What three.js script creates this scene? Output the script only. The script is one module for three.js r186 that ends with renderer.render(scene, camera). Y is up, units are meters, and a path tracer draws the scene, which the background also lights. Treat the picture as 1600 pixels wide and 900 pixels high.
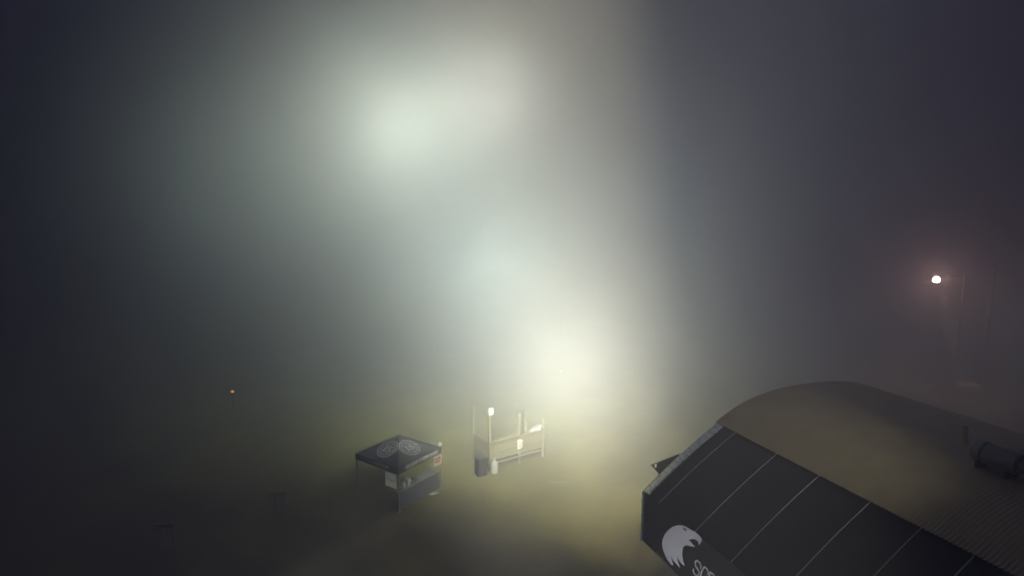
import * as THREE from 'three';
import { mergeGeometries, toCreasedNormals } from 'three/addons/utils/BufferGeometryUtils.js';
import { RoundedBoxGeometry } from 'three/addons/geometries/RoundedBoxGeometry.js';
import { FontLoader } from 'three/addons/loaders/FontLoader.js';
import { TextGeometry } from 'three/addons/geometries/TextGeometry.js';

// ---------------------------------------------------------------- camera, sky, sun, unseen lamps, exposure
const scene = new THREE.Scene();
const camera = new THREE.PerspectiveCamera(52, 16 / 9, 0.1, 900);
camera.position.set(0, 14.45, 0);
camera.rotation.set(THREE.MathUtils.degToRad(-8), 0, 0);
const renderer = new THREE.WebGLRenderer({ antialias: true });
renderer.toneMapping = THREE.LinearToneMapping;
renderer.toneMappingExposure = 1;
renderer.shadowMap.enabled = true;

const sky = (() => {                                     // clear air before dawn: deep blue overhead, a little paler low down
  const w = 64, h = 32, d = new Float32Array(w * h * 4);
  for (let j = 0; j < h; j++) for (let i = 0; i < w; i++) {
    const up = Math.max(0, Math.sin(((j + 0.5) / h - 0.5) * Math.PI));
    const k = 1 - 0.45 * up;
    d.set([0.002 * k, 0.010 * k, 0.18 * k, 1], (j * w + i) * 4);
  }
  const t = new THREE.DataTexture(d, w, h, THREE.RGBAFormat, THREE.FloatType);
  t.mapping = THREE.EquirectangularReflectionMapping;
  t.magFilter = t.minFilter = THREE.LinearFilter;
  t.needsUpdate = true;
  return t;
})();
scene.background = sky;
scene.environment = sky;
const sun = new THREE.DirectionalLight(new THREE.Color(1, 0.86, 0.74), 0.004);   // the sun has not risen: a trace of first light
sun.position.set(80, 40, 60);
sun.shadow.radius = 40;
sun.castShadow = true;
Object.assign(sun.shadow.camera, { left: -60, right: 60, top: 60, bottom: -60, far: 300 });
scene.add(sun);
scene.fog = new THREE.FogExp2(new THREE.Color(0.97, 0.98, 1), 0.0324);

// Unseen floodlights behind the camera, placed to light the fog and yard: [x, y, z, heading, rise (radians), half angle, linear r, g, b]
const UNSEEN_FLOODS = [
  [-3.94, 29.45, 9.92, 0.252, -0.678, 0.069, 24000, 21500, 15000],
  [-0.00, 1.71, 9.95, 0.220, 0.363, 0.121, 1500, 1400, 1200],
  [0.00, 18.44, 4.48, 0.010, -0.594, 0.095, 485, 462, 373],
  [-12.64, 1.70, 15.14, 0.179, -0.059, 0.095, 6500, 6700, 4900],
];

// Unseen lamps placed for the glow in the fog: [x, y, z, size of the soft source, heading, rise, half angle (3.142: all round), linear r, g, b]
const UNSEEN_LAMPS = [
  [-11.20, 22.60, -62.39, 16.60, -0.172, 0.128, 0.995, 92000, 101000, 82000],
  [-2.60, 28.60, -79.25, 11.00, -0.033, 0.176, 0.500, 80000, 78500, 69000],
  [-1.11, 11.28, -29.98, 6.97, -0.037, -0.105, 1.559, 3650, 4300, 3750],
  [5.36, 14.56, -34.13, 15.39, 0.156, 0.003, 3.142, 420, 420, 600],
  [1.90, 8.10, -22.10, 5.00, 0.085, -0.278, 0.800, 5200, 5150, 4150],
  [-19.29, 16.82, -44.67, 15.72, -0.408, 0.049, 0.623, 8200, 10400, 8900],
];

// ---------------------------------------------------------------- helpers
let seed = 7;
const rnd = () => { seed = (seed * 1664525 + 1013904223) >>> 0; return seed / 4294967296; };
const lin = (r, g, b) => new THREE.Color().setRGB(r, g, b);
const V = (x, y, z) => new THREE.Vector3(x, y, z);
const names = {};
const numbered = (n) => { const k = names[n] = (names[n] ?? -1) + 1; return k ? n + '_' + String(k).padStart(3, '0') : n; };
function thing(name, label, category, [x, y, z] = [0, 0, 0], turn = 0, group) {
  const o = new THREE.Group();
  o.name = numbered(name); o.position.set(x, y, z); o.rotation.y = turn;
  o.userData = { label, category };
  if (group) o.userData.group = group;
  scene.add(o);
  return o;
}
function part(name, geometry, material, parent, label) {
  const m = new THREE.Mesh(Array.isArray(geometry) ? mergeGeometries(geometry.map((g) => (g.index ? g.toNonIndexed() : g)), false) : geometry, material);
  m.name = name; m.castShadow = m.receiveShadow = true;
  if (label) m.userData.label = label;
  parent.add(m);
  return m;
}
const box = (w, h, d, x = 0, y = 0, z = 0, r = 0) => {
  const g = r ? new RoundedBoxGeometry(w, h, d, 2, r) : new THREE.BoxGeometry(w, h, d);
  return g.translate(x, y, z);
};
function rod(a, b, r0, r1 = r0, n = 12) {                 // a bar from a to b
  const d = b.clone().sub(a), g = new THREE.CylinderGeometry(r1, r0, d.length(), n);
  g.applyQuaternion(new THREE.Quaternion().setFromUnitVectors(V(0, 1, 0), d.clone().normalize()));
  return g.translate(...a.clone().add(b).multiplyScalar(0.5).toArray());
}
// tileable value noise
const lattice = Array.from({ length: 65536 }, () => rnd());
function vnoise(x, y, per) {
  const xi = Math.floor(x), yi = Math.floor(y), fx = x - xi, fy = y - yi, s = (t) => t * t * (3 - 2 * t);
  const at = (a, b) => lattice[(((a % per) + per) % per) * 251 + (((b % per) + per) % per) * 17 & 65535];
  const u = s(fx), v = s(fy);
  return (at(xi, yi) * (1 - u) + at(xi + 1, yi) * u) * (1 - v) + (at(xi, yi + 1) * (1 - u) + at(xi + 1, yi + 1) * u) * v;
}
function noiseTexture(n, f, srgb = true, repeat = 1) {    // f(u, v) -> [r, g, b] 0..1
  const d = new Uint8Array(n * n * 4);
  for (let j = 0; j < n; j++) for (let i = 0; i < n; i++) {
    const c = f(i / n, j / n);
    d.set([c[0] * 255, c[1] * 255, c[2] * 255, 255].map((v) => Math.max(0, Math.min(255, v))), (j * n + i) * 4);
  }
  const t = new THREE.DataTexture(d, n, n, THREE.RGBAFormat);
  t.wrapS = t.wrapT = THREE.RepeatWrapping; t.magFilter = THREE.LinearFilter; t.minFilter = THREE.LinearMipmapLinearFilter; t.generateMipmaps = true;
  if (srgb) t.colorSpace = THREE.SRGBColorSpace;
  t.repeat.set(repeat, repeat); t.needsUpdate = true;
  return t;
}
const std = (color, roughness = 0.7, metalness = 0, more = {}) => new THREE.MeshStandardMaterial({ color, roughness, metalness, ...more });

// worn-surface mottling shared by the painted and metal parts
const wear = noiseTexture(256, (u, v) => {
  const n = 0.55 * vnoise(u * 8, v * 8, 8) + 0.3 * vnoise(u * 32, v * 32, 32) + 0.15 * vnoise(u * 128, v * 128, 128);
  const g = 0.72 + 0.36 * n; return [g, g, g];
});
const mild = noiseTexture(256, (u, v) => {
  const n = 0.5 * vnoise(u * 5, v * 5, 5) + 0.3 * vnoise(u * 40, v * 40, 40) + 0.2 * vnoise(u * 128, v * 128, 128);
  const g = 0.86 + 0.16 * n; return [g, g, g];
});
const scratch = noiseTexture(256, (u, v) => {
  const n = 0.5 * vnoise(u * 6, v * 90, 90) + 0.5 * vnoise(u * 24, v * 200, 200);
  const g = 0.45 + 0.6 * n; return [g * 0.98, g * 1.02, g];
});
const bumps = noiseTexture(256, (u, v) => { const n = 0.6 * vnoise(u * 16, v * 16, 16) + 0.4 * vnoise(u * 90, v * 90, 90); return [n, n, n]; }, false);

// ---------------------------------------------------------------- ground
{
  const soil = noiseTexture(1024, (u, v) => {
    const a = vnoise(u * 7, v * 7, 7), b = vnoise(u * 29 + 3, v * 29, 29), c = vnoise(u * 110, v * 110, 110), d = vnoise(u * 400, v * 400, 400);
    const g = Math.min(1, Math.max(0, 0.42 * a + 0.3 * b + 0.2 * c + 0.22 * d - 0.05));     // bare soil to dry grass
    const h = Math.max(0, Math.min(1, (g - 0.25) * 1.7));
    return [0.385 + 0.165 * h + 0.1 * (d - 0.5), 0.368 + 0.155 * h + 0.08 * (d - 0.5), 0.225 + 0.085 * h];
  });
  const n = 120, size = 420, geo = new THREE.PlaneGeometry(size, size, n, n).rotateX(-Math.PI / 2);
  const p = geo.attributes.position, uv = geo.attributes.uv;
  for (let i = 0; i < p.count; i++) {
    const x = p.getX(i), z = p.getZ(i);
    uv.setXY(i, x / 14, z / 14);
  }
  const m = new THREE.Mesh(geo, new THREE.MeshStandardMaterial({ map: soil, roughness: 0.95, bumpMap: soil, bumpScale: 0.03 }));
  m.name = 'ground'; m.userData = { kind: 'structure', label: 'bare yard of dry grass and soil below the camera', category: 'ground' };
  m.position.set(0, 0, -60); m.receiveShadow = true;
  scene.add(m);
}

// ---------------------------------------------------------------- chairlift terminal
// local axes: x across, y up, z along the building (far end at negative z); profile traced in units of K metres below eye height
const K = 11.9, EYE = 14.45;
const pt = ([a, b]) => [a * K, EYE + b * K];
const terminal = thing('lift_terminal', 'long black curved lift terminal with tan corrugated roof, eagle emblem on its side', 'lift terminal', [0, 0, 0], 0.35);
const Z0 = -11.9, Z1 = 5.2, X0 = 0.66 * K, MID = 1.095 * K;
const foldY = EYE - 0.594 * K, footY = EYE - 0.705 * K;
const black = new THREE.MeshPhysicalMaterial({ color: lin(0.0075, 0.0085, 0.0125), roughness: 0.5, map: wear, specularIntensity: 0.5, bumpMap: bumps, bumpScale: 0.0015 });
const blackSide = std(lin(0.009, 0.009, 0.0095), 0.7, 0, { map: wear });
const whitePaint = std(lin(0.74, 0.75, 0.78), 0.55);
const seamPaint = std(lin(0.6, 0.58, 0.5), 0.6);
const tanRoof = new THREE.MeshStandardMaterial({ color: lin(0.5, 0.42, 0.24), roughness: 0.8, map: mild, bumpMap: bumps, bumpScale: 0.0008 });
const darkSteel = std(lin(0.05, 0.05, 0.052), 0.6, 0.3);

function ribbon(profile, z0, z1, thick, zs = 1) {          // closed curved slab: profile [[x, y]...] swept from z0 to z1
  const n = profile.length, pos = [], idx = [], uvs = [];
  const nor = profile.map((p, i) => {
    const a = profile[Math.max(0, i - 1)], b = profile[Math.min(n - 1, i + 1)], dx = b[0] - a[0], dy = b[1] - a[1], l = Math.hypot(dx, dy);
    return [-dy / l, dx / l];
  });
  let s = 0; const len = profile.map((p, i) => (i ? (s += Math.hypot(p[0] - profile[i - 1][0], p[1] - profile[i - 1][1])) : 0));
  const ring = (k, z) => profile.forEach((p, i) => { pos.push(p[0] - nor[i][0] * k, p[1] - nor[i][1] * k, z); uvs.push(z / 1.4, len[i] / 1.4); });
  for (let j = 0; j <= zs; j++) ring(0, z0 + (z1 - z0) * j / zs);
  for (let j = 0; j <= zs; j++) ring(thick, z0 + (z1 - z0) * j / zs);
  const o = (zs + 1) * n, quad = (a, b, c, d) => idx.push(a, b, c, a, c, d);
  for (let j = 0; j < zs; j++) for (let i = 0; i + 1 < n; i++) {
    const a = j * n + i, b = a + 1, c = a + n + 1, d = a + n;
    quad(a, d, c, b); quad(o + a, o + b, o + c, o + d);
  }
  for (const j of [0, zs]) for (let i = 0; i + 1 < n; i++) { const a = j * n + i; j ? quad(a, o + a, o + a + 1, a + 1) : quad(a, a + 1, o + a + 1, o + a); }
  for (const i of [0, n - 1]) for (let j = 0; j < zs; j++) { const a = j * n + i; i ? quad(a, a + n, o + a + n, o + a) : quad(a, o + a, o + a + n, a + n); }
  const g = new THREE.BufferGeometry();
  g.setAttribute('position', new THREE.Float32BufferAttribute(pos, 3));
  g.setAttribute('uv', new THREE.Float32BufferAttribute(uvs, 2));
  g.setIndex(idx);
  return toCreasedNormals(g, 0.6);
}
const B = [0.66, -0.594], C = [0.846, -0.468];
const flank = [];                                          // the bulging upper side, fold to roof edge
for (let i = 0; i <= 12; i++) {
  const t = i / 12, k = 4 * t * (1 - t) * 0.004;
  flank.push(pt([B[0] + (C[0] - B[0]) * t - k * 0.56, B[1] + (C[1] - B[1]) * t + k * 0.83]));
}
const lift = (prof, k) => prof.map((p, i) => {
  const a = prof[Math.max(0, i - 1)], b = prof[Math.min(prof.length - 1, i + 1)], l = Math.hypot(b[0] - a[0], b[1] - a[1]);
  return [p[0] - (b[1] - a[1]) / l * k, p[1] + (b[0] - a[0]) / l * k];
});
const mirror = (prof) => prof.map(([x, y]) => [2 * MID - x, y]).reverse();
const seams = [-11.27, -9.92, -8.76, -7.58, -6.6, -5.73, -4.6, -3.4, -2.2, -1, 0.2, 1.4, 2.6, 3.8];
const stops = [Z0, ...seams, Z1];
for (let i = 0; i + 1 < stops.length; i++) {
  const a = stops[i] + (i ? 0.012 : 0), b = stops[i + 1] - 0.012;
  part('side_panel', ribbon(flank, a, b, 0.05), black, terminal);
  part('side_panel', ribbon(mirror(flank), a, b, 0.05), black, terminal);
}
for (const z of seams) part('seam_strip', ribbon(lift(flank, 0.004), z - 0.008, z + 0.008, 0.05), seamPaint, terminal, 'thin white strip between two black panels');
// lower side walls
part('lower_wall', box(0.07, foldY - footY, Z1 - Z0 - 0.02, X0 + 0.035, (foldY + footY) / 2, (Z0 + Z1) / 2), blackSide, terminal);
part('lower_wall', box(0.07, foldY - footY, Z1 - Z0 - 0.02, 2 * MID - X0 - 0.035, (foldY + footY) / 2, (Z0 + Z1) / 2), blackSide, terminal);
part('floor_pan', box(2 * (MID - X0) - 0.2, 0.08, Z1 - Z0 - 0.1, MID, footY + 0.06, (Z0 + Z1) / 2), darkSteel, terminal);
// roof: corrugated sheet, ribs running across
{
  const pts = [[0.838, -0.4665], [0.86, -0.4545], [0.904, -0.4335], [0.974, -0.4155], [1.04, -0.4085], [1.095, -0.4075]];
  const half = new THREE.CatmullRomCurve3(pts.map((p) => V(...pt(p), 0)), false, 'centripetal').getPoints(18).map((p) => [p.x, p.y]);
  const prof = [...half, ...mirror(half).slice(1)];
  const pitch = 0.076, per = 6, rows = Math.round((Z1 + 0.1 - Z0) / pitch * per);
  const g = ribbon(prof, Z0 - 0.06, Z1 + 0.05, 0.012, rows);
  const p = g.attributes.position;
  for (let i = 0; i < p.count; i++) {
    const edge = Math.max(0, 1 - (3.05 - Math.abs(p.getX(i) - MID)) / 0.22);       // the ribs are pressed flat away from the eaves
    const w = Math.sin((p.getZ(i) / pitch) * Math.PI * 2) * (0.0012 + 0.009 * edge);
    p.setY(i, p.getY(i) + w);
    if (edge > 0) p.setX(i, p.getX(i) + w * 0.9 * Math.sign(MID - p.getX(i)));
  }
  g.computeVertexNormals();
  part('corrugated_roof', toCreasedNormals(g, 0.9), tanRoof, terminal, 'tan corrugated metal roof sheet');
}
// far end: wall, bright edge trim
{
  const s = new THREE.Shape();
  const full = [[X0 + 0.08, footY + 0.02], [X0 + 0.08, foldY], ...lift(flank, -0.06), [MID, EYE - 0.425 * K], ...mirror(lift(flank, -0.06)), [2 * MID - X0 - 0.08, foldY], [2 * MID - X0 - 0.08, footY + 0.02]];
  full.forEach(([x, y], i) => (i ? s.lineTo(x, y) : s.moveTo(x, y)));
  for (const z of [Z0 + 0.05, Z1 - 0.1]) part('end_wall', new THREE.ExtrudeGeometry(s, { depth: 0.05, bevelEnabled: false }).translate(0, 0, z), blackSide, terminal);
  const alu = new THREE.MeshStandardMaterial({ color: lin(1, 1, 0.98), map: scratch, roughness: 0.32, metalness: 0.9, bumpMap: scratch, bumpScale: 0.002 });
  const trim = part('edge_trim', ribbon(lift(flank, 0.025), Z0 - 0.03, Z0 + 0.22, 0.06), alu, terminal, 'scratched bare metal trim along the far edge');
  part('trim_rib', ribbon(lift(flank, 0.04), Z0 + 0.02, Z0 + 0.05, 0.03), alu, trim);
  part('trim_rib', ribbon(lift(flank, 0.036), Z0 + 0.115, Z0 + 0.13, 0.03), alu, trim);
  // corner post of the far end below the fold, its broken reflections built in as bright patches
  part('corner_strip', box(0.04, foldY - footY - 0.02, 0.05, X0 - 0.012, (foldY + footY) / 2, Z0 - 0.02), std(lin(0.12, 0.15, 0.14), 0.5, 0.4), terminal);
  for (const [y, h] of [[0.12, 0.3], [0.55, 0.14], [0.78, 0.1], [0.98, 0.2], [1.16, 0.08]]) part('reflection_patch', box(0.012, h, 0.036, X0 - 0.04, footY + y, Z0 - 0.02, 0.004), alu, terminal);
  // guide fin that sticks out beyond the far edge
  const f = new THREE.Shape(); [[8.2, 7.9], [9.05, 8.06], [9.05, 7.8], [8.5, 7.58]].forEach((q, i) => (i ? f.lineTo(...q) : f.moveTo(...q)));
  part('guide_fin', new THREE.ExtrudeGeometry(f, { depth: 0.04, bevelEnabled: false }).translate(0, 0, -12.2), darkSteel, terminal);
  part('fin_bracket', box(0.06, 0.06, 0.34, 8.9, 7.92, -12.02), darkSteel, terminal);
  part('fin_clip', box(0.05, 0.09, 0.03, 8.33, 7.87, -12.16), whitePaint, terminal);
  part('wall_latch', box(0.02, 0.03, 0.34, X0 - 0.012, footY + 0.06, -11.12), alu, terminal);
}
// support legs under the pan
for (const z of [-8.5, 1.5]) for (const x of [MID - 1.3, MID + 1.3]) part('leg', new THREE.CylinderGeometry(0.45, 0.5, footY + 0.04, 20).translate(x, (footY + 0.04) / 2, z), darkSteel, terminal);
// emblem and lettering on the lower wall: flat shapes [z, y] set on the wall face
function onWall(shape, depth = 0.006) {
  const g = new THREE.ExtrudeGeometry(shape, { depth, bevelEnabled: false, curveSegments: 6 });   // shape x -> local z, y -> y, extrusion -> -x
  const p = g.attributes.position;
  for (let i = 0; i < p.count; i++) { const a = p.getX(i), c = p.getZ(i); p.setX(i, X0 - 0.001 - c); p.setZ(i, a); }
  g.computeVertexNormals();
  return g;
}
const eagleOutline = [[-10.4641, 7.2536], [-10.2725, 7.3393], [-10.1398, 7.3707], [-10.0455, 7.3768], [-9.9352, 7.4023], [-9.8069, 7.4038], [-9.6978, 7.3909], [-9.6664, 7.3497], [-9.6893, 7.2679], [-9.7451, 7.1914], [-9.7663, 7.2361], [-9.8326, 7.248], [-9.9409, 7.2141], [-10.0843, 7.1103], [-9.9886, 7.0915], [-9.8644, 7.0677], [-9.9834, 7.0138], [-10.1311, 6.9538], [-10.2412, 6.8645], [-10.2935, 6.767], [-10.306, 6.656], [-10.2804, 6.5673], [-10.2482, 6.4959], [-10.1922, 6.4186], [-10.3301, 6.4201], [-10.4441, 6.4481], [-10.4885, 6.5084], [-10.4569, 6.3956], [-10.3688, 6.2785], [-10.5233, 6.2892], [-10.6578, 6.3276], [-10.7256, 6.4076], [-10.6892, 6.2953], [-10.5941, 6.174], [-10.7437, 6.1602], [-10.8957, 6.2037], [-11.0113, 6.3204], [-11.0633, 6.4541], [-11.0299, 6.623], [-10.9334, 6.8121], [-10.7758, 7.0057], [-10.6194, 7.1514]];
{
  const sharp = new Set([9, 13, 15, 23, 26, 28, 31, 33]);   // beak tips, mouth corner, feather tips and notches stay pointed
  const s = new THREE.Shape(), P = eagleOutline.map((q) => new THREE.Vector2(...q)), n = P.length;
  s.moveTo(P[9].x, P[9].y);
  for (let k = 0, from = 9; k < n;) {                       // smooth runs between the sharp corners
    const run = [P[from % n]]; let j = from;
    do { j++; run.push(P[j % n]); } while (!sharp.has(j % n));
    s.splineThru(run.slice(1)); k += j - from; from = j;
  }
  const eye = new THREE.Path(); [[-10.3258, 7.2591], [-10.2313, 7.303], [-10.1805, 7.2926], [-10.1899, 7.2595], [-10.2663, 7.2455]].forEach((q, i) => (i ? eye.lineTo(...q) : eye.moveTo(...q)));
  s.holes.push(eye);
  part('eagle_emblem', onWall(s), whitePaint, terminal, 'white eagle head with open beak and three neck feathers');
}
function stroke(pts, w = 0.017) {                          // a flat rounded pen stroke on the wall
  const c = new THREE.CatmullRomCurve3(pts.map(([z, y]) => V(z, y, 0)), false, 'centripetal'), q = c.getPoints(48), l = [], r = [];
  q.forEach((p, i) => {
    const t = c.getTangent(i / 48); const nx = -t.y * w, ny = t.x * w;
    l.push([p.x + nx, p.y + ny]); r.push([p.x - nx, p.y - ny]);
  });
  const s = new THREE.Shape(); [...l, ...r.reverse()].forEach((p, i) => (i ? s.lineTo(...p) : s.moveTo(...p)));
  return onWall(s);
}
const letterGrey = std(lin(0.62, 0.62, 0.61), 0.5);
part('letter_s', stroke([[-9.6581, 6.6901], [-9.6476, 6.7711], [-9.693, 6.803], [-9.7796, 6.7953], [-9.8358, 6.7311], [-9.8372, 6.6699], [-9.7788, 6.6229], [-9.7118, 6.6043], [-9.6969, 6.5461], [-9.7466, 6.4734], [-9.8102, 6.437], [-9.867, 6.4543], [-9.8919, 6.492], [-9.8844, 6.5461]]), letterGrey, terminal);
part('letter_c', stroke([[-9.4194, 6.6878], [-9.4092, 6.7639], [-9.4591, 6.8062], [-9.527, 6.8009], [-9.58, 6.7237], [-9.6166, 6.634], [-9.6364, 6.5319], [-9.6, 6.455], [-9.53, 6.437], [-9.47, 6.48], [-9.45, 6.55]]), letterGrey, terminal);
{
  const r = part('letter_r', stroke([[-9.385, 6.437], [-9.372, 6.56], [-9.36, 6.68], [-9.347, 6.8]]), letterGrey, terminal);
  part('letter_bowl', stroke([[-9.347, 6.8], [-9.22, 6.805], [-9.165, 6.73], [-9.23, 6.64], [-9.36, 6.625]]), letterGrey, r);
  part('letter_tail', stroke([[-9.27, 6.63], [-9.22, 6.53], [-9.17, 6.437]]), letterGrey, r);
}

// ---------------------------------------------------------------- exhaust muffler on the roof
{
  const o = thing('exhaust_muffler', 'grey steel exhaust muffler lying along the ridge of the tan roof', 'muffler', [0, 0, 0], 0.35);
  const steel = new THREE.MeshStandardMaterial({ color: lin(0.3, 0.3, 0.31), map: wear, roughness: 0.5, metalness: 0.45 });
  const x = 11.95, y = 9.85, r = 0.2;
  const lathe = (prof) => new THREE.LatheGeometry(prof.map(([a, b]) => new THREE.Vector2(a, b)), 32).rotateX(Math.PI / 2);
  part('drum', lathe([[0.05, -7.06], [r - 0.03, -7.04], [r, -7.0], [r, -6.3], [r - 0.02, -6.27], [0.09, -6.25]]).translate(x, y, 0), steel, o);
  part('clamp_band', lathe([[r, -6.862], [r + 0.012, -6.86], [r + 0.012, -6.83], [r, -6.828]]).translate(x, y, 0), std(lin(0.02, 0.02, 0.02), 0.6), o);
  part('end_collar', lathe([[0.09, -6.26], [0.13, -6.25], [0.13, -6.16], [0.1, -6.15], [0.1, -6.1], [0.125, -6.09], [0.125, -6.03], [0.08, -6.02], [0.08, -5.3]]).translate(x, y, 0), steel, o);
  const bend = new THREE.CatmullRomCurve3([V(x, y, -7.0), V(x, y, -7.12), V(x, y + 0.02, -7.2), V(x, y + 0.1, -7.24), V(x, y + 0.36, -7.25)]);
  part('elbow_pipe', new THREE.TubeGeometry(bend, 24, 0.055, 14), std(lin(0.4, 0.36, 0.2), 0.5, 0.4), o);
  for (const z of [-6.9, -6.4]) part('saddle', box(0.3, 0.22, 0.05, x, 9.67, z), std(lin(0.03, 0.03, 0.03), 0.7), o);
}

// ---------------------------------------------------------------- pop-up canopy tent
const font = await new FontLoader().loadAsync('fonts/droid/droid_sans_bold.typeface.json');
const serif = await new FontLoader().loadAsync('fonts/droid/droid_serif_bold.typeface.json');
function flatText(str, size, f = font) {
  const g = new TextGeometry(str, { font: f, size, depth: 0.004, curveSegments: 4, bevelEnabled: false });
  g.computeBoundingBox(); const c = g.boundingBox.getCenter(V(0, 0, 0));
  return g.translate(-c.x, -c.y, 0);
}
{
  const o = thing('canopy_tent', 'dark pop-up canopy tent with round logos on its roof and lettered valance', 'tent', [-5.71, 0, -28.36], 0.967);
  const cloth = std(lin(0.13, 0.135, 0.12), 0.9, 0, { side: THREE.DoubleSide, map: wear });
  const print = std(lin(0.78, 0.78, 0.74), 0.8);
  const pole = std(lin(0.5, 0.5, 0.5), 0.45, 0.6);
  const e = 1.5, ye = 2.2, yp = 2.9;
  for (const [sx, sz] of [[-1, 1], [1, 1], [1, -1], [-1, -1]]) {
    const leg = part('leg', box(0.05, ye, 0.05, sx * (e - 0.04), ye / 2, sz * (e - 0.04), 0.008), pole, o);
    part('foot', box(0.16, 0.02, 0.16, sx * (e - 0.04), 0.011, sz * (e - 0.04)), pole, leg);
  }
  const face = (a, b) => {                                 // one sagging roof panel from the eave a-b to the peak
    const pos = [], idx = [], n = 8, uv = [];
    for (let j = 0; j <= n; j++) for (let i = 0; i <= n; i++) {
      const t = j / n, s = i / n, x = (a[0] + (b[0] - a[0]) * s) * (1 - t), z = (a[1] + (b[1] - a[1]) * s) * (1 - t);
      pos.push(x, ye + (yp - ye) * t - 0.1 * Math.sin(Math.PI * t) * (0.6 + 0.4 * Math.sin(Math.PI * s)), z); uv.push(s * 2, t * 2);
      if (i < n && j < n) { const k = j * (n + 1) + i; idx.push(k, k + 1, k + n + 2, k, k + n + 2, k + n + 1); }
    }
    const g = new THREE.BufferGeometry(); g.setAttribute('position', new THREE.Float32BufferAttribute(pos, 3)); g.setAttribute('uv', new THREE.Float32BufferAttribute(uv, 2)); g.setIndex(idx); g.computeVertexNormals(); return g;
  };
  const crn = [[-e, e], [e, e], [e, -e], [-e, -e]];
  for (let i = 0; i < 4; i++) part('roof_panel', face(crn[i], crn[(i + 1) % 4]), cloth, o);
  for (let i = 0; i < 4; i++) {
    const q = i * Math.PI / 2;
    part('valance', box(2 * e, 0.3, 0.012, 0, ye - 0.15, e + 0.004).rotateY(q), cloth, o);
  }
  // lettering on the two valances in view
  part('lettering', flatText('DX JOE CHOP HUM', 0.185).translate(0.08, ye - 0.15, e + 0.012), print, o, 'pale capital letters along the valance');
  part('lettering', flatText('DX JOE CHOP HUM', 0.16).rotateY(-Math.PI / 2).translate(-e - 0.012, ye - 0.15, -0.15), print, o, 'pale capital letters along the valance');
  // round logos
  const slope = Math.atan2(yp - ye, e);
  function logo(turn) {
    const g = new THREE.Group();
    const ring = (r0, r1) => new THREE.RingGeometry(r0, r1, 48);
    const geos = [ring(0.49, 0.53), ring(0.35, 0.378), flatText('IS', 0.38, serif), flatText('E', 0.15, serif).translate(0.44, 0, 0)];
    for (let k = 0; k < 14; k++) { const a = 0.55 + k * 0.4; geos.push(box(0.026, 0.075, 0.003).translate(0, 0.435, 0).rotateZ(a)); }
    const gm = mergeGeometries(geos.map((q) => { const c = q.index ? q.toNonIndexed() : q; return c; }), false);
    gm.scale(1.02, 1.02, 1).rotateX(-(Math.PI / 2 - slope)).translate(0, ye + (yp - ye) * 0.5 - 0.02, e * 0.5).rotateY(turn);
    return gm;
  }
  part('logo', logo(0), print, o, 'pale ring logo with two letters');
  part('logo', logo(-Math.PI / 2), print, o, 'pale ring logo with two letters');
  // counter with a grey skirt on the lettered side
  part('counter_skirt', box(2 * e - 0.25, 0.86, 0.03, 0.02, 0.44, e - 0.12), std(lin(0.19, 0.2, 0.21), 0.85, 0, { map: wear }), o);
  part('counter_top', box(2 * e - 0.2, 0.04, 0.6, 0.02, 0.9, e - 0.36), std(lin(0.3, 0.3, 0.28), 0.6), o);
}
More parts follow.
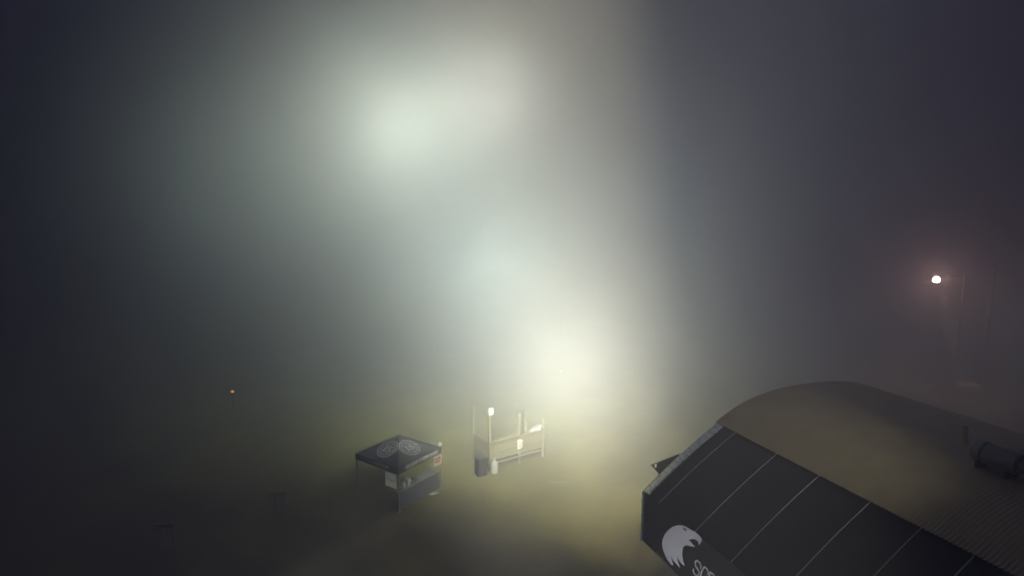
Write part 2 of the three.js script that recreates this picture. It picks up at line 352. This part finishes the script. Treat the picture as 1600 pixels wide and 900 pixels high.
{ // things that hang on or stand at the tent; t: tent-local to world
  const T = (x, y, z) => { const c = Math.cos(0.967), s = Math.sin(0.967); return [-5.71 + x * c + z * s, y, -28.36 - x * s + z * c]; };
  const menu = thing('menu_board', 'white menu board of two panels hanging at the front corner of the canopy tent', 'board', T(-1.55, 1.15, 1.02), 0.967 - Math.PI / 2);
  const white = std(lin(0.8, 0.8, 0.78), 0.6), frame = std(lin(0.35, 0.35, 0.35), 0.5, 0.5);
  part('panel', box(0.74, 0.34, 0.025, 0, 0.17, 0, 0.008), white, menu);
  part('panel', box(0.74, 0.34, 0.025, 0, 0.545, 0, 0.008), white, menu);
  part('top_rail', box(0.8, 0.025, 0.03, 0, 0.75, 0), frame, menu);
  part('side_rail', box(0.025, 0.76, 0.03, -0.395, 0.37, 0), frame, menu);
  part('side_rail', box(0.025, 0.76, 0.03, 0.395, 0.37, 0), frame, menu);
  const cv = document.createElement('canvas'); cv.width = 128; cv.height = 112;
  const g = cv.getContext('2d');
  g.fillStyle = '#e6dcd2'; g.fillRect(0, 0, 128, 112);
  g.fillStyle = '#a8443a'; g.fillRect(18, 16, 92, 66);
  g.fillStyle = '#e9e0d6'; g.beginPath(); g.arc(62, 46, 15, 0, 7); g.fill();
  g.fillStyle = '#c9776a'; g.beginPath(); g.arc(62, 46, 7, 0, 7); g.fill();
  g.fillStyle = '#b5564a'; g.fillRect(30, 92, 66, 8);
  const tx = new THREE.CanvasTexture(cv); tx.colorSpace = THREE.SRGBColorSpace;
  const sign = thing('picture_sign', 'small red and white picture sign hung beside the right tent leg', 'sign', T(1.2, 1.36, 1.53), 0.967);
  part('board', box(0.56, 0.5, 0.02, 0, 0.25, 0), std(lin(0.7, 0.66, 0.6), 0.6), sign);
  part('picture', new THREE.PlaneGeometry(0.54, 0.48).translate(0, 0.25, 0.0125), std(lin(1, 1, 1), 0.6, 0, { map: tx }), sign);
  const cap = thing('corner_globe', 'small pale globe on top of the right tent corner, its light placed to brighten the tent front', 'lamp', T(1.46, 2.215, 1.46), 0.967);
  part('lamp_globe', new THREE.SphereGeometry(0.11, 16, 12).translate(0, 0.14, 0), new THREE.MeshStandardMaterial({ color: lin(0.7, 0.7, 0.66), emissive: lin(1, 0.97, 0.88), emissiveIntensity: 0.35, roughness: 0.4 }), cap);
  part('stem', new THREE.CylinderGeometry(0.03, 0.04, 0.1, 10).translate(0, 0.03, 0), frame, cap);
  const cl = new THREE.PointLight(lin(1, 0.97, 0.88), 2.5); cl.position.set(0, 0.14, 0); cl.castShadow = true; cl.shadow.radius = 5; cl.name = 'tent_front_glow'; cap.add(cl);  // light placed at the globe to brighten the tent front
  // goods on the counter
  const goods = [[-0.95, 0.26, 0.3, 'white carton with a rounded top standing nearest the front corner of the tent counter'], [-0.62, 0.2, 0.36, 'tall white carton second from the front corner on the tent counter'], [-0.3, 0.3, 0.2, 'low olive carton third from the front corner on the tent counter']];
  goods.forEach(([x, w, h, label], i) => {
    const c = thing('carton', label, 'carton', T(x, 0.921, 1.2), 0.967, 'cartons on the tent counter');
    part('body', box(w, h, 0.22, 0, h / 2, 0, i ? 0.012 : 0.07), std(i === 2 ? lin(0.2, 0.2, 0.1) : lin(0.55, 0.56, 0.54), 0.7), c);
    part('label', box(w * 0.5, h * 0.4, 0.004, 0, h * 0.5, 0.112), std(i === 2 ? lin(0.35, 0.33, 0.15) : lin(0.35, 0.36, 0.36), 0.7), c);
  });
}

// ---------------------------------------------------------------- timber booth with the letter B
{
  const o = thing('timber_booth', 'open timber booth with pale posts and a big white letter on its front rail', 'booth', [-1.22, 0, -30.65], 0.572);
  const woods = [lin(0.3, 0.27, 0.16), lin(0.25, 0.23, 0.13), lin(0.33, 0.3, 0.19)].map((c) => std(c, 0.8, 0, { map: wear }));
  const Lb = 3.57;
  for (const [x, z, h] of [[0, 0, 3.2], [Lb * 0.54, 0, 2.95], [Lb, 0, 2.3], [0, -1.8, 3.2], [Lb, -1.8, 2.3]]) part('post', box(0.12, h, 0.12, x, h / 2, z, 0.01), woods[2], o);
  for (let k = 0; k < 5; k++) part('plank', box(Lb - 0.14, 0.19, 0.035, Lb / 2, 0.7 + k * 0.205, 0.03, 0.006), woods[k % 3], o);
  for (let k = 0; k < 5; k++) part('plank', box(0.035, 0.19, 1.66, -0.02, 0.7 + k * 0.205, -0.9, 0.006), woods[(k + 1) % 3], o);
  part('counter', box(Lb + 0.1, 0.05, 0.34, Lb / 2, 1.66, -0.02, 0.01), woods[0], o);
  part('floor_deck', box(Lb, 0.1, 1.9, Lb / 2, 0.42, -0.92), woods[1], o);
  part('letter_b', flatText('B', 0.5, font).scale(0.9, 1.1, 6).translate(Lb * 0.545, 1.14, 0.055), std(lin(0.8, 0.8, 0.74), 0.6), o, 'bold white letter B');
  part('side_rail', box(0.5, 0.05, 0.05, Lb + 0.3, 1.3, 0), woods[2], o);
  const W = (x, y, z) => { const c = Math.cos(0.572), s = Math.sin(0.572); return [-1.22 + x * c + z * s, y, -30.65 - x * s + z * c]; };
  const wh = std(lin(0.42, 0.43, 0.39), 0.7);
  const sp = thing('post_top_box', 'small white box on the tallest front post of the timber booth, with a light placed to brighten the booth front', 'lamp', W(0.05, 3.21, 0), 0.572);
  part('housing', box(0.3, 0.42, 0.2, 0, 0.21, 0, 0.03), wh, sp);
  part('lamp_lens', box(0.24, 0.34, 0.012, 0, 0.21, 0.107, 0.004), new THREE.MeshStandardMaterial({ color: lin(0.8, 0.8, 0.75), emissive: lin(1, 0.97, 0.86), emissiveIntensity: 0.06, roughness: 0.4 }), sp);
  const wl = new THREE.PointLight(lin(1, 0.97, 0.84), 0.8); wl.position.set(0.2, 0.1, 0.75); wl.castShadow = true; wl.shadow.radius = 12; wl.name = 'booth_front_glow'; sp.add(wl);  // light set off the box, placed to brighten the booth front
  const jug = thing('water_jug', 'white plastic jug standing in front of the booth by its left post', 'jug', W(0.12, 0, 0.3), 0.4);
  part('body', new THREE.LatheGeometry([[0, 0], [0.17, 0.01], [0.2, 0.06], [0.2, 0.5], [0.16, 0.62], [0.06, 0.7], [0.06, 0.76]].map((q) => new THREE.Vector2(...q)), 24).translate(0, 0.0, 0), wh, jug);
  part('cap', new THREE.CylinderGeometry(0.075, 0.075, 0.06, 16).translate(0, 0.785, 0), wh, jug);
  const bin = thing('waste_bin', 'dark upright waste bin left of the timber booth', 'bin', W(-0.62, 0, 0.1), 0.5);
  part('body', box(0.52, 0.95, 0.52, 0, 0.475, 0, 0.03), std(lin(0.035, 0.034, 0.04), 0.7), bin);
  part('lid', box(0.57, 0.08, 0.57, 0, 0.985, 0, 0.03), std(lin(0.05, 0.05, 0.055), 0.6), bin);
  const fold = thing('folded_cloth', 'white folded cloth on the right end of the booth counter', 'cloth', W(Lb - 0.55, 1.686, 0), 0.572);
  const s = new THREE.Shape(); [[-0.34, 0], [0.34, 0], [0.34, 0.28], [0.2, 0.22], [-0.1, 0.12]].forEach((q, i) => (i ? s.lineTo(...q) : s.moveTo(...q)));
  part('cloth', new THREE.ExtrudeGeometry(s, { depth: 0.2, bevelEnabled: true, bevelSize: 0.02, bevelThickness: 0.02, bevelSegments: 2 }).translate(0, 0.02, -0.1), wh, fold);
}

// ---------------------------------------------------------------- yellow trestles on the left
{
  const make = (label, x, z, turn) => {
    const o = thing('trestle', label, 'trestle', [x, 0, z], turn, 'yellow trestles on the yard');
    const yel = std(lin(0.42, 0.38, 0.08), 0.6, 0, { map: wear }), grey = std(lin(0.34, 0.34, 0.3), 0.6);
    part('top_board', box(0.72, 0.07, 0.16, 0, 1.0, 0, 0.012), yel, o);
    part('lower_board', box(0.72, 0.05, 0.03, -0.02, 0.9, 0.09, 0.006), yel, o);
    for (const sx of [-1, 1]) for (const sz of [-1, 1]) part('leg', rod(V(sx * 0.2, 0, sz * 0.22), V(sx * 0.22, 0.97, sz * 0.04), 0.025), grey, o);
  };
  make('yellow-topped trestle nearer to the canopy tent', -11.02, -26.31, 0.1);
  make('yellow-topped trestle farther left, near the lower edge of the picture', -14.76, -23.49, 0.15);
}

// ---------------------------------------------------------------- litter on the ground
{
  const scrap = (name, label, cat, x, z, w, d, turn, c) => {
    const g = new THREE.PlaneGeometry(w, d, 6, 4).rotateX(-Math.PI / 2), p = g.attributes.position;
    for (let i = 0; i < p.count; i++) p.setY(i, 0.02 + 0.05 * rnd());
    g.computeVertexNormals();
    const m = part(name, g, std(c, 0.8, 0, { side: THREE.DoubleSide }), scene);
    m.position.set(x, 0.01, z); m.rotation.y = turn; m.userData = { label, category: cat };
  };
  scrap('paper_scrap', 'crumpled pale scrap on the ground in front of the canopy tent', 'scrap', -3.92, -28.0, 0.5, 0.25, 0.5, lin(0.5, 0.5, 0.4));
  scrap('plank_offcut', 'flat pale strip lying on the lit ground right of the booth', 'strip', 2.42, -29.25, 0.9, 0.2, 0.1, lin(0.32, 0.29, 0.16));
}

// ---------------------------------------------------------------- amber beacon far left
{
  const o = thing('beacon_post', 'small amber warning beacon glowing on a low post at left', 'beacon', [-19.9, 0, -40.6], 0);
  const dk = std(lin(0.05, 0.05, 0.05), 0.7);
  part('post', new THREE.CylinderGeometry(0.06, 0.08, 1.2, 12).translate(0, 0.6, 0), dk, o);
  part('cap', new THREE.CylinderGeometry(0.13, 0.11, 0.05, 16).translate(0, 1.22, 0), dk, o);
  const lens = new THREE.MeshStandardMaterial({ color: lin(0.8, 0.3, 0.08), emissive: lin(1, 0.34, 0.12), emissiveIntensity: 2.2, roughness: 0.4 });
  part('beacon_light', new THREE.LatheGeometry([[0.11, 0], [0.11, 0.06], [0.08, 0.12], [0, 0.15]].map((q) => new THREE.Vector2(...q)), 20).translate(0, 1.245, 0), lens, o);
  const l = new THREE.PointLight(lin(1, 0.34, 0.12), 0.7); l.position.set(0, 1.32, 0); l.castShadow = true; l.name = 'beacon_glow'; o.add(l);
}

// ---------------------------------------------------------------- yard lamp, plain pole and marker posts at right
{
  const o = thing('lamp_post', 'bright pinkish yard lamp on a tall post at right, glowing in the fog', 'lamp post', [36.2, 0, -46.9], 0);
  const dk = std(lin(0.07, 0.06, 0.06), 0.6, 0.3);
  part('pole', new THREE.CylinderGeometry(0.07, 0.11, 8.9, 16).translate(0, 4.45, 0), dk, o);
  part('base', new THREE.CylinderGeometry(0.22, 0.26, 0.3, 16).translate(0, 0.15, 0), dk, o);
  part('arm', rod(V(0, 8.8, 0), V(-2.2, 8.75, 0.1), 0.05, 0.04), dk, o);
  const dir = V(-33.86, 3.4, 46.75).normalize();            // the head looks down the yard towards the camera
  const head = new THREE.Group(); head.name = 'lamp_head'; head.position.set(-2.34, 8.55 , 0.15); head.lookAt(head.position.clone().add(dir)); o.add(head);
  part('housing', new THREE.LatheGeometry([[0, -0.4], [0.12, -0.38], [0.25, -0.1], [0.27, 0]].map((q) => new THREE.Vector2(...q)), 28).rotateX(Math.PI / 2), dk, head);
  part('lamp_lens', new THREE.CircleGeometry(0.24, 32).translate(0, 0, -0.004), new THREE.MeshStandardMaterial({ color: lin(0.8, 0.8, 0.8), emissive: lin(1, 0.82, 0.76), emissiveIntensity: 22, roughness: 0.3 }), head);
  const l = new THREE.PointLight(lin(1, 0.58, 0.5), 135); l.position.set(0, 0, 0.12); l.castShadow = true; l.shadow.radius = 20; l.name = 'lamp_glow'; head.add(l);
  const s = new THREE.SpotLight(lin(1, 0.55, 0.5), 420, 0, 0.15, 1); s.position.set(-2.3, 8.3, 0.3); s.target.position.set(0.6, 0, 0); s.castShadow = true; s.name = 'down_beam'; o.add(s, s.target);

  const q = thing('utility_pole', 'plain dark pole right of the glowing yard lamp', 'pole', [38.2, 0, -46.6], 0);
  part('shaft', new THREE.CylinderGeometry(0.2, 0.26, 9.6, 16).translate(0, 4.8, 0), std(lin(0.04, 0.03, 0.03), 0.9), q);
  part('cap', new THREE.ConeGeometry(0.22, 0.2, 16).translate(0, 9.7, 0), std(lin(0.04, 0.03, 0.03), 0.9), q);
  const sg = thing('marker_sign', 'small white sign low on the ground below the yard lamp', 'sign', [32.41, 0, -44.42], -0.5);
  part('plate', box(0.42, 0.16, 0.02, 0, 0.55, 0.03), whitePaint, sg);
  part('plate', box(0.36, 0.12, 0.02, -0.05, 0.3, 0.03), whitePaint, sg);
  part('stake', box(0.04, 0.7, 0.04, 0, 0.35, 0), dk, sg);
  for (const [x, z, label] of [[37.68, -45.73, 'marker post with a white reflector below the plain pole'], [39.39, -44.42, 'marker post with a white reflector at the right edge of the picture']]) {
    const m = thing('marker_post', label, 'marker post', [x, 0, z], -0.6, 'marker posts at the yard edge');
    part('stake', new THREE.CylinderGeometry(0.04, 0.05, 0.75, 10).translate(0, 0.375, 0), dk, m);
    part('reflector', box(0.12, 0.14, 0.05, 0, 0.8, 0, 0.01), whitePaint, m);
  }
}

// ---------------------------------------------------------------- unseen lamps placed for the glow in the fog
const LAMP_LABELS = ['unseen lamp placed for the greenish upper glow left of centre', 'unseen lamp placed for the pale glow at top centre', 'unseen lamp over the timber booth, placed for the mid glow', 'unseen lamp right of the booth, placed for the wide soft glow', 'unseen lamp before the booth, placed for the brightest glow', 'unseen lamp at far left, placed for the dimmest glow'];
UNSEEN_LAMPS.forEach(([x, y, z, size, yaw, rise, half, r, g, b], i) => {
  const o = thing('unseen_fog_lamp', LAMP_LABELS[i], 'lamp', [x, 0, z], 0, 'unseen lamps placed for the fog glow');
  const dark = std(lin(0.04, 0.04, 0.04), 0.9), peak = Math.max(r, g, b), tint = lin(r / peak, g / peak, b / peak);
  part('added_wire', new THREE.CylinderGeometry(0.002, 0.002, 60, 6).rotateX(Math.PI / 2).rotateY(-yaw).translate(Math.sin(yaw) * 29, y + 0.2, -Math.cos(yaw) * 29), dark, o);  // added wire holding up the unseen lamp
  part('added_hanger', new THREE.CylinderGeometry(0.003, 0.003, 0.16, 6).translate(0, y + 0.13, 0), dark, o);
  part('lamp_globe', new THREE.SphereGeometry(0.02, 16, 12).translate(0, y, 0), new THREE.MeshStandardMaterial({ color: lin(0.8, 0.8, 0.8), emissive: tint, emissiveIntensity: 1.6, roughness: 0.3 }), o);
  let l;                                                    // oversized source, stands in for light spread by the fog
  if (half < 1.57) {
    l = new THREE.SpotLight(tint, peak, 0, half, 1);
    l.target.position.set(Math.sin(yaw) * Math.cos(rise) * 10, y + Math.sin(rise) * 10, -Math.cos(yaw) * Math.cos(rise) * 10); o.add(l.target);
  } else l = new THREE.PointLight(tint, peak);
  l.position.set(0, y, 0); l.castShadow = true; l.shadow.radius = size / 0.02; l.name = 'lamp_glow'; o.add(l);
});

// ---------------------------------------------------------------- unseen floodlight placed to light the terminal wall, below the picture
{
  const o = thing('unseen_wall_washer', 'unseen floodlight on a short post, placed to light the eagle emblem', 'floodlight', [1.49, 0, -9.06], 0);
  const steel = std(lin(0.2, 0.2, 0.2), 0.5, 0.5);
  part('post', new THREE.CylinderGeometry(0.05, 0.07, 2.7, 14).translate(0, 1.35, 0), steel, o);
  const head = new THREE.Group(); head.name = 'lamp_head'; head.position.set(0, 2.9, 0);
  const dir = V(3.84 - 1.49, 6.8 - 2.9, -12.37 + 9.06).normalize(); head.quaternion.setFromUnitVectors(V(0, 0, 1), dir); o.add(head);
  part('housing', new THREE.LatheGeometry([[0, -0.24], [0.12, -0.22], [0.2, 0], [0.22, 0.1]].map((q) => new THREE.Vector2(...q)), 24).rotateX(Math.PI / 2), steel, head);
  part('lamp_lens', new THREE.CircleGeometry(0.19, 24).translate(0, 0, 0.03), new THREE.MeshStandardMaterial({ color: lin(0.8, 0.8, 0.8), emissive: lin(0.95, 0.95, 1), emissiveIntensity: 5, roughness: 0.3 }), head);
  const l = new THREE.SpotLight(lin(0.95, 0.95, 1), 66, 0, 0.55, 1); l.position.set(0, 0, 0.14); l.target.position.set(0, 0, 5); l.castShadow = true; l.shadow.radius = 5; l.name = 'unseen_washer_beam'; head.add(l, l.target);
}

// ---------------------------------------------------------------- unseen floodlight placed to light the terminal roof, right of the picture
{
  const o = thing('unseen_roof_light', 'unseen floodlight on a post over the terminal roof, placed to light its far part', 'floodlight', [9.5, 9.6, -4.5], 0);
  const steel = std(lin(0.2, 0.2, 0.2), 0.5, 0.5);
  part('post', new THREE.CylinderGeometry(0.04, 0.05, 5.3, 12).translate(0, 2.65, 0), steel, o);
  const head = new THREE.Group(); head.name = 'lamp_head'; head.position.set(0, 5.4, 0);
  const dir = V(5.4 - 9.5, 9.4 - 15, -13.4 + 4.5).normalize(); head.quaternion.setFromUnitVectors(V(0, 0, 1), dir); o.add(head);
  part('housing', new THREE.LatheGeometry([[0, -0.24], [0.12, -0.22], [0.2, 0], [0.22, 0.1]].map((q) => new THREE.Vector2(...q)), 24).rotateX(Math.PI / 2), steel, head);
  part('lamp_lens', new THREE.CircleGeometry(0.19, 24).translate(0, 0, 0.03), new THREE.MeshStandardMaterial({ color: lin(0.8, 0.8, 0.8), emissive: lin(1, 0.95, 0.82), emissiveIntensity: 5, roughness: 0.3 }), head);
  const l = new THREE.SpotLight(lin(1, 0.95, 0.82), 100, 0, 0.33, 1); l.position.set(0, 0, 0.14); l.target.position.set(0, 0, 5); l.castShadow = true; l.shadow.radius = 6; l.name = 'unseen_roof_beam'; head.add(l, l.target);
}

// ---------------------------------------------------------------- unseen floodlights placed to light the fog and yard, with masts (behind the camera)
{
  const steel = std(lin(0.3, 0.3, 0.31), 0.5, 0.6);
  UNSEEN_FLOODS.forEach(([x, y, z, yaw, rise, half, r, g, b], i) => {
    const dir = V(Math.sin(yaw) * Math.cos(rise), Math.sin(rise), -Math.cos(yaw) * Math.cos(rise));
    const back = V(x, y, z).addScaledVector(dir, -0.5);
    const px = back.x - dir.x * 0.35, pz = back.z - dir.z * 0.35;
    const o = thing('unseen_flood_mast', ['unseen floodlight high on an added tall mast behind the viewpoint', 'unseen floodlight on a low post straight behind the viewpoint, tilted up to light the fog', 'unseen floodlight on a medium mast just behind the viewpoint, placed to light fog and yard', 'unseen floodlight on a low post far left behind the viewpoint, placed to light the yard'][i], 'floodlight', [px, 0, pz], 0, 'unseen floodlights placed to light the fog and yard');
    const tall = i ? y + 0.2 : 61;                          // the first mast has added height, to raise the top of the fog
    part('mast', new THREE.CylinderGeometry(0.1, 0.2, tall, 16).translate(0, tall / 2, 0), steel, o);
    const head = new THREE.Group(); head.name = 'lamp_head'; head.position.set(back.x - px, back.y, back.z - pz); head.lookAt(head.getWorldPosition(V(0, 0, 0)).clone().add(dir)); o.add(head);
    head.rotation.setFromQuaternion(new THREE.Quaternion().setFromUnitVectors(V(0, 0, 1), dir));
    part('housing', new THREE.LatheGeometry([[0, -0.3], [0.18, -0.28], [0.3, 0], [0.32, 0.3]].map((q) => new THREE.Vector2(...q)), 24).rotateX(Math.PI / 2), std(lin(0.05, 0.05, 0.05), 0.6), head);
    const peak = Math.max(r, g, b);
    part('lamp_lens', new THREE.CircleGeometry(0.28, 24).translate(0, 0, 0.05), new THREE.MeshStandardMaterial({ color: lin(0.8, 0.8, 0.8), emissive: lin(r / peak, g / peak, b / peak), emissiveIntensity: 6, roughness: 0.3 }), head);
    const l = new THREE.SpotLight(lin(r / peak, g / peak, b / peak), peak, 0, half, 1);
    l.position.set(x, y, z); l.target.position.set(x, y, z).addScaledVector(dir, 10); l.castShadow = true; l.shadow.radius = 6; l.name = 'unseen_flood_beam';
    scene.add(l, l.target);
  });
}

renderer.render(scene, camera);
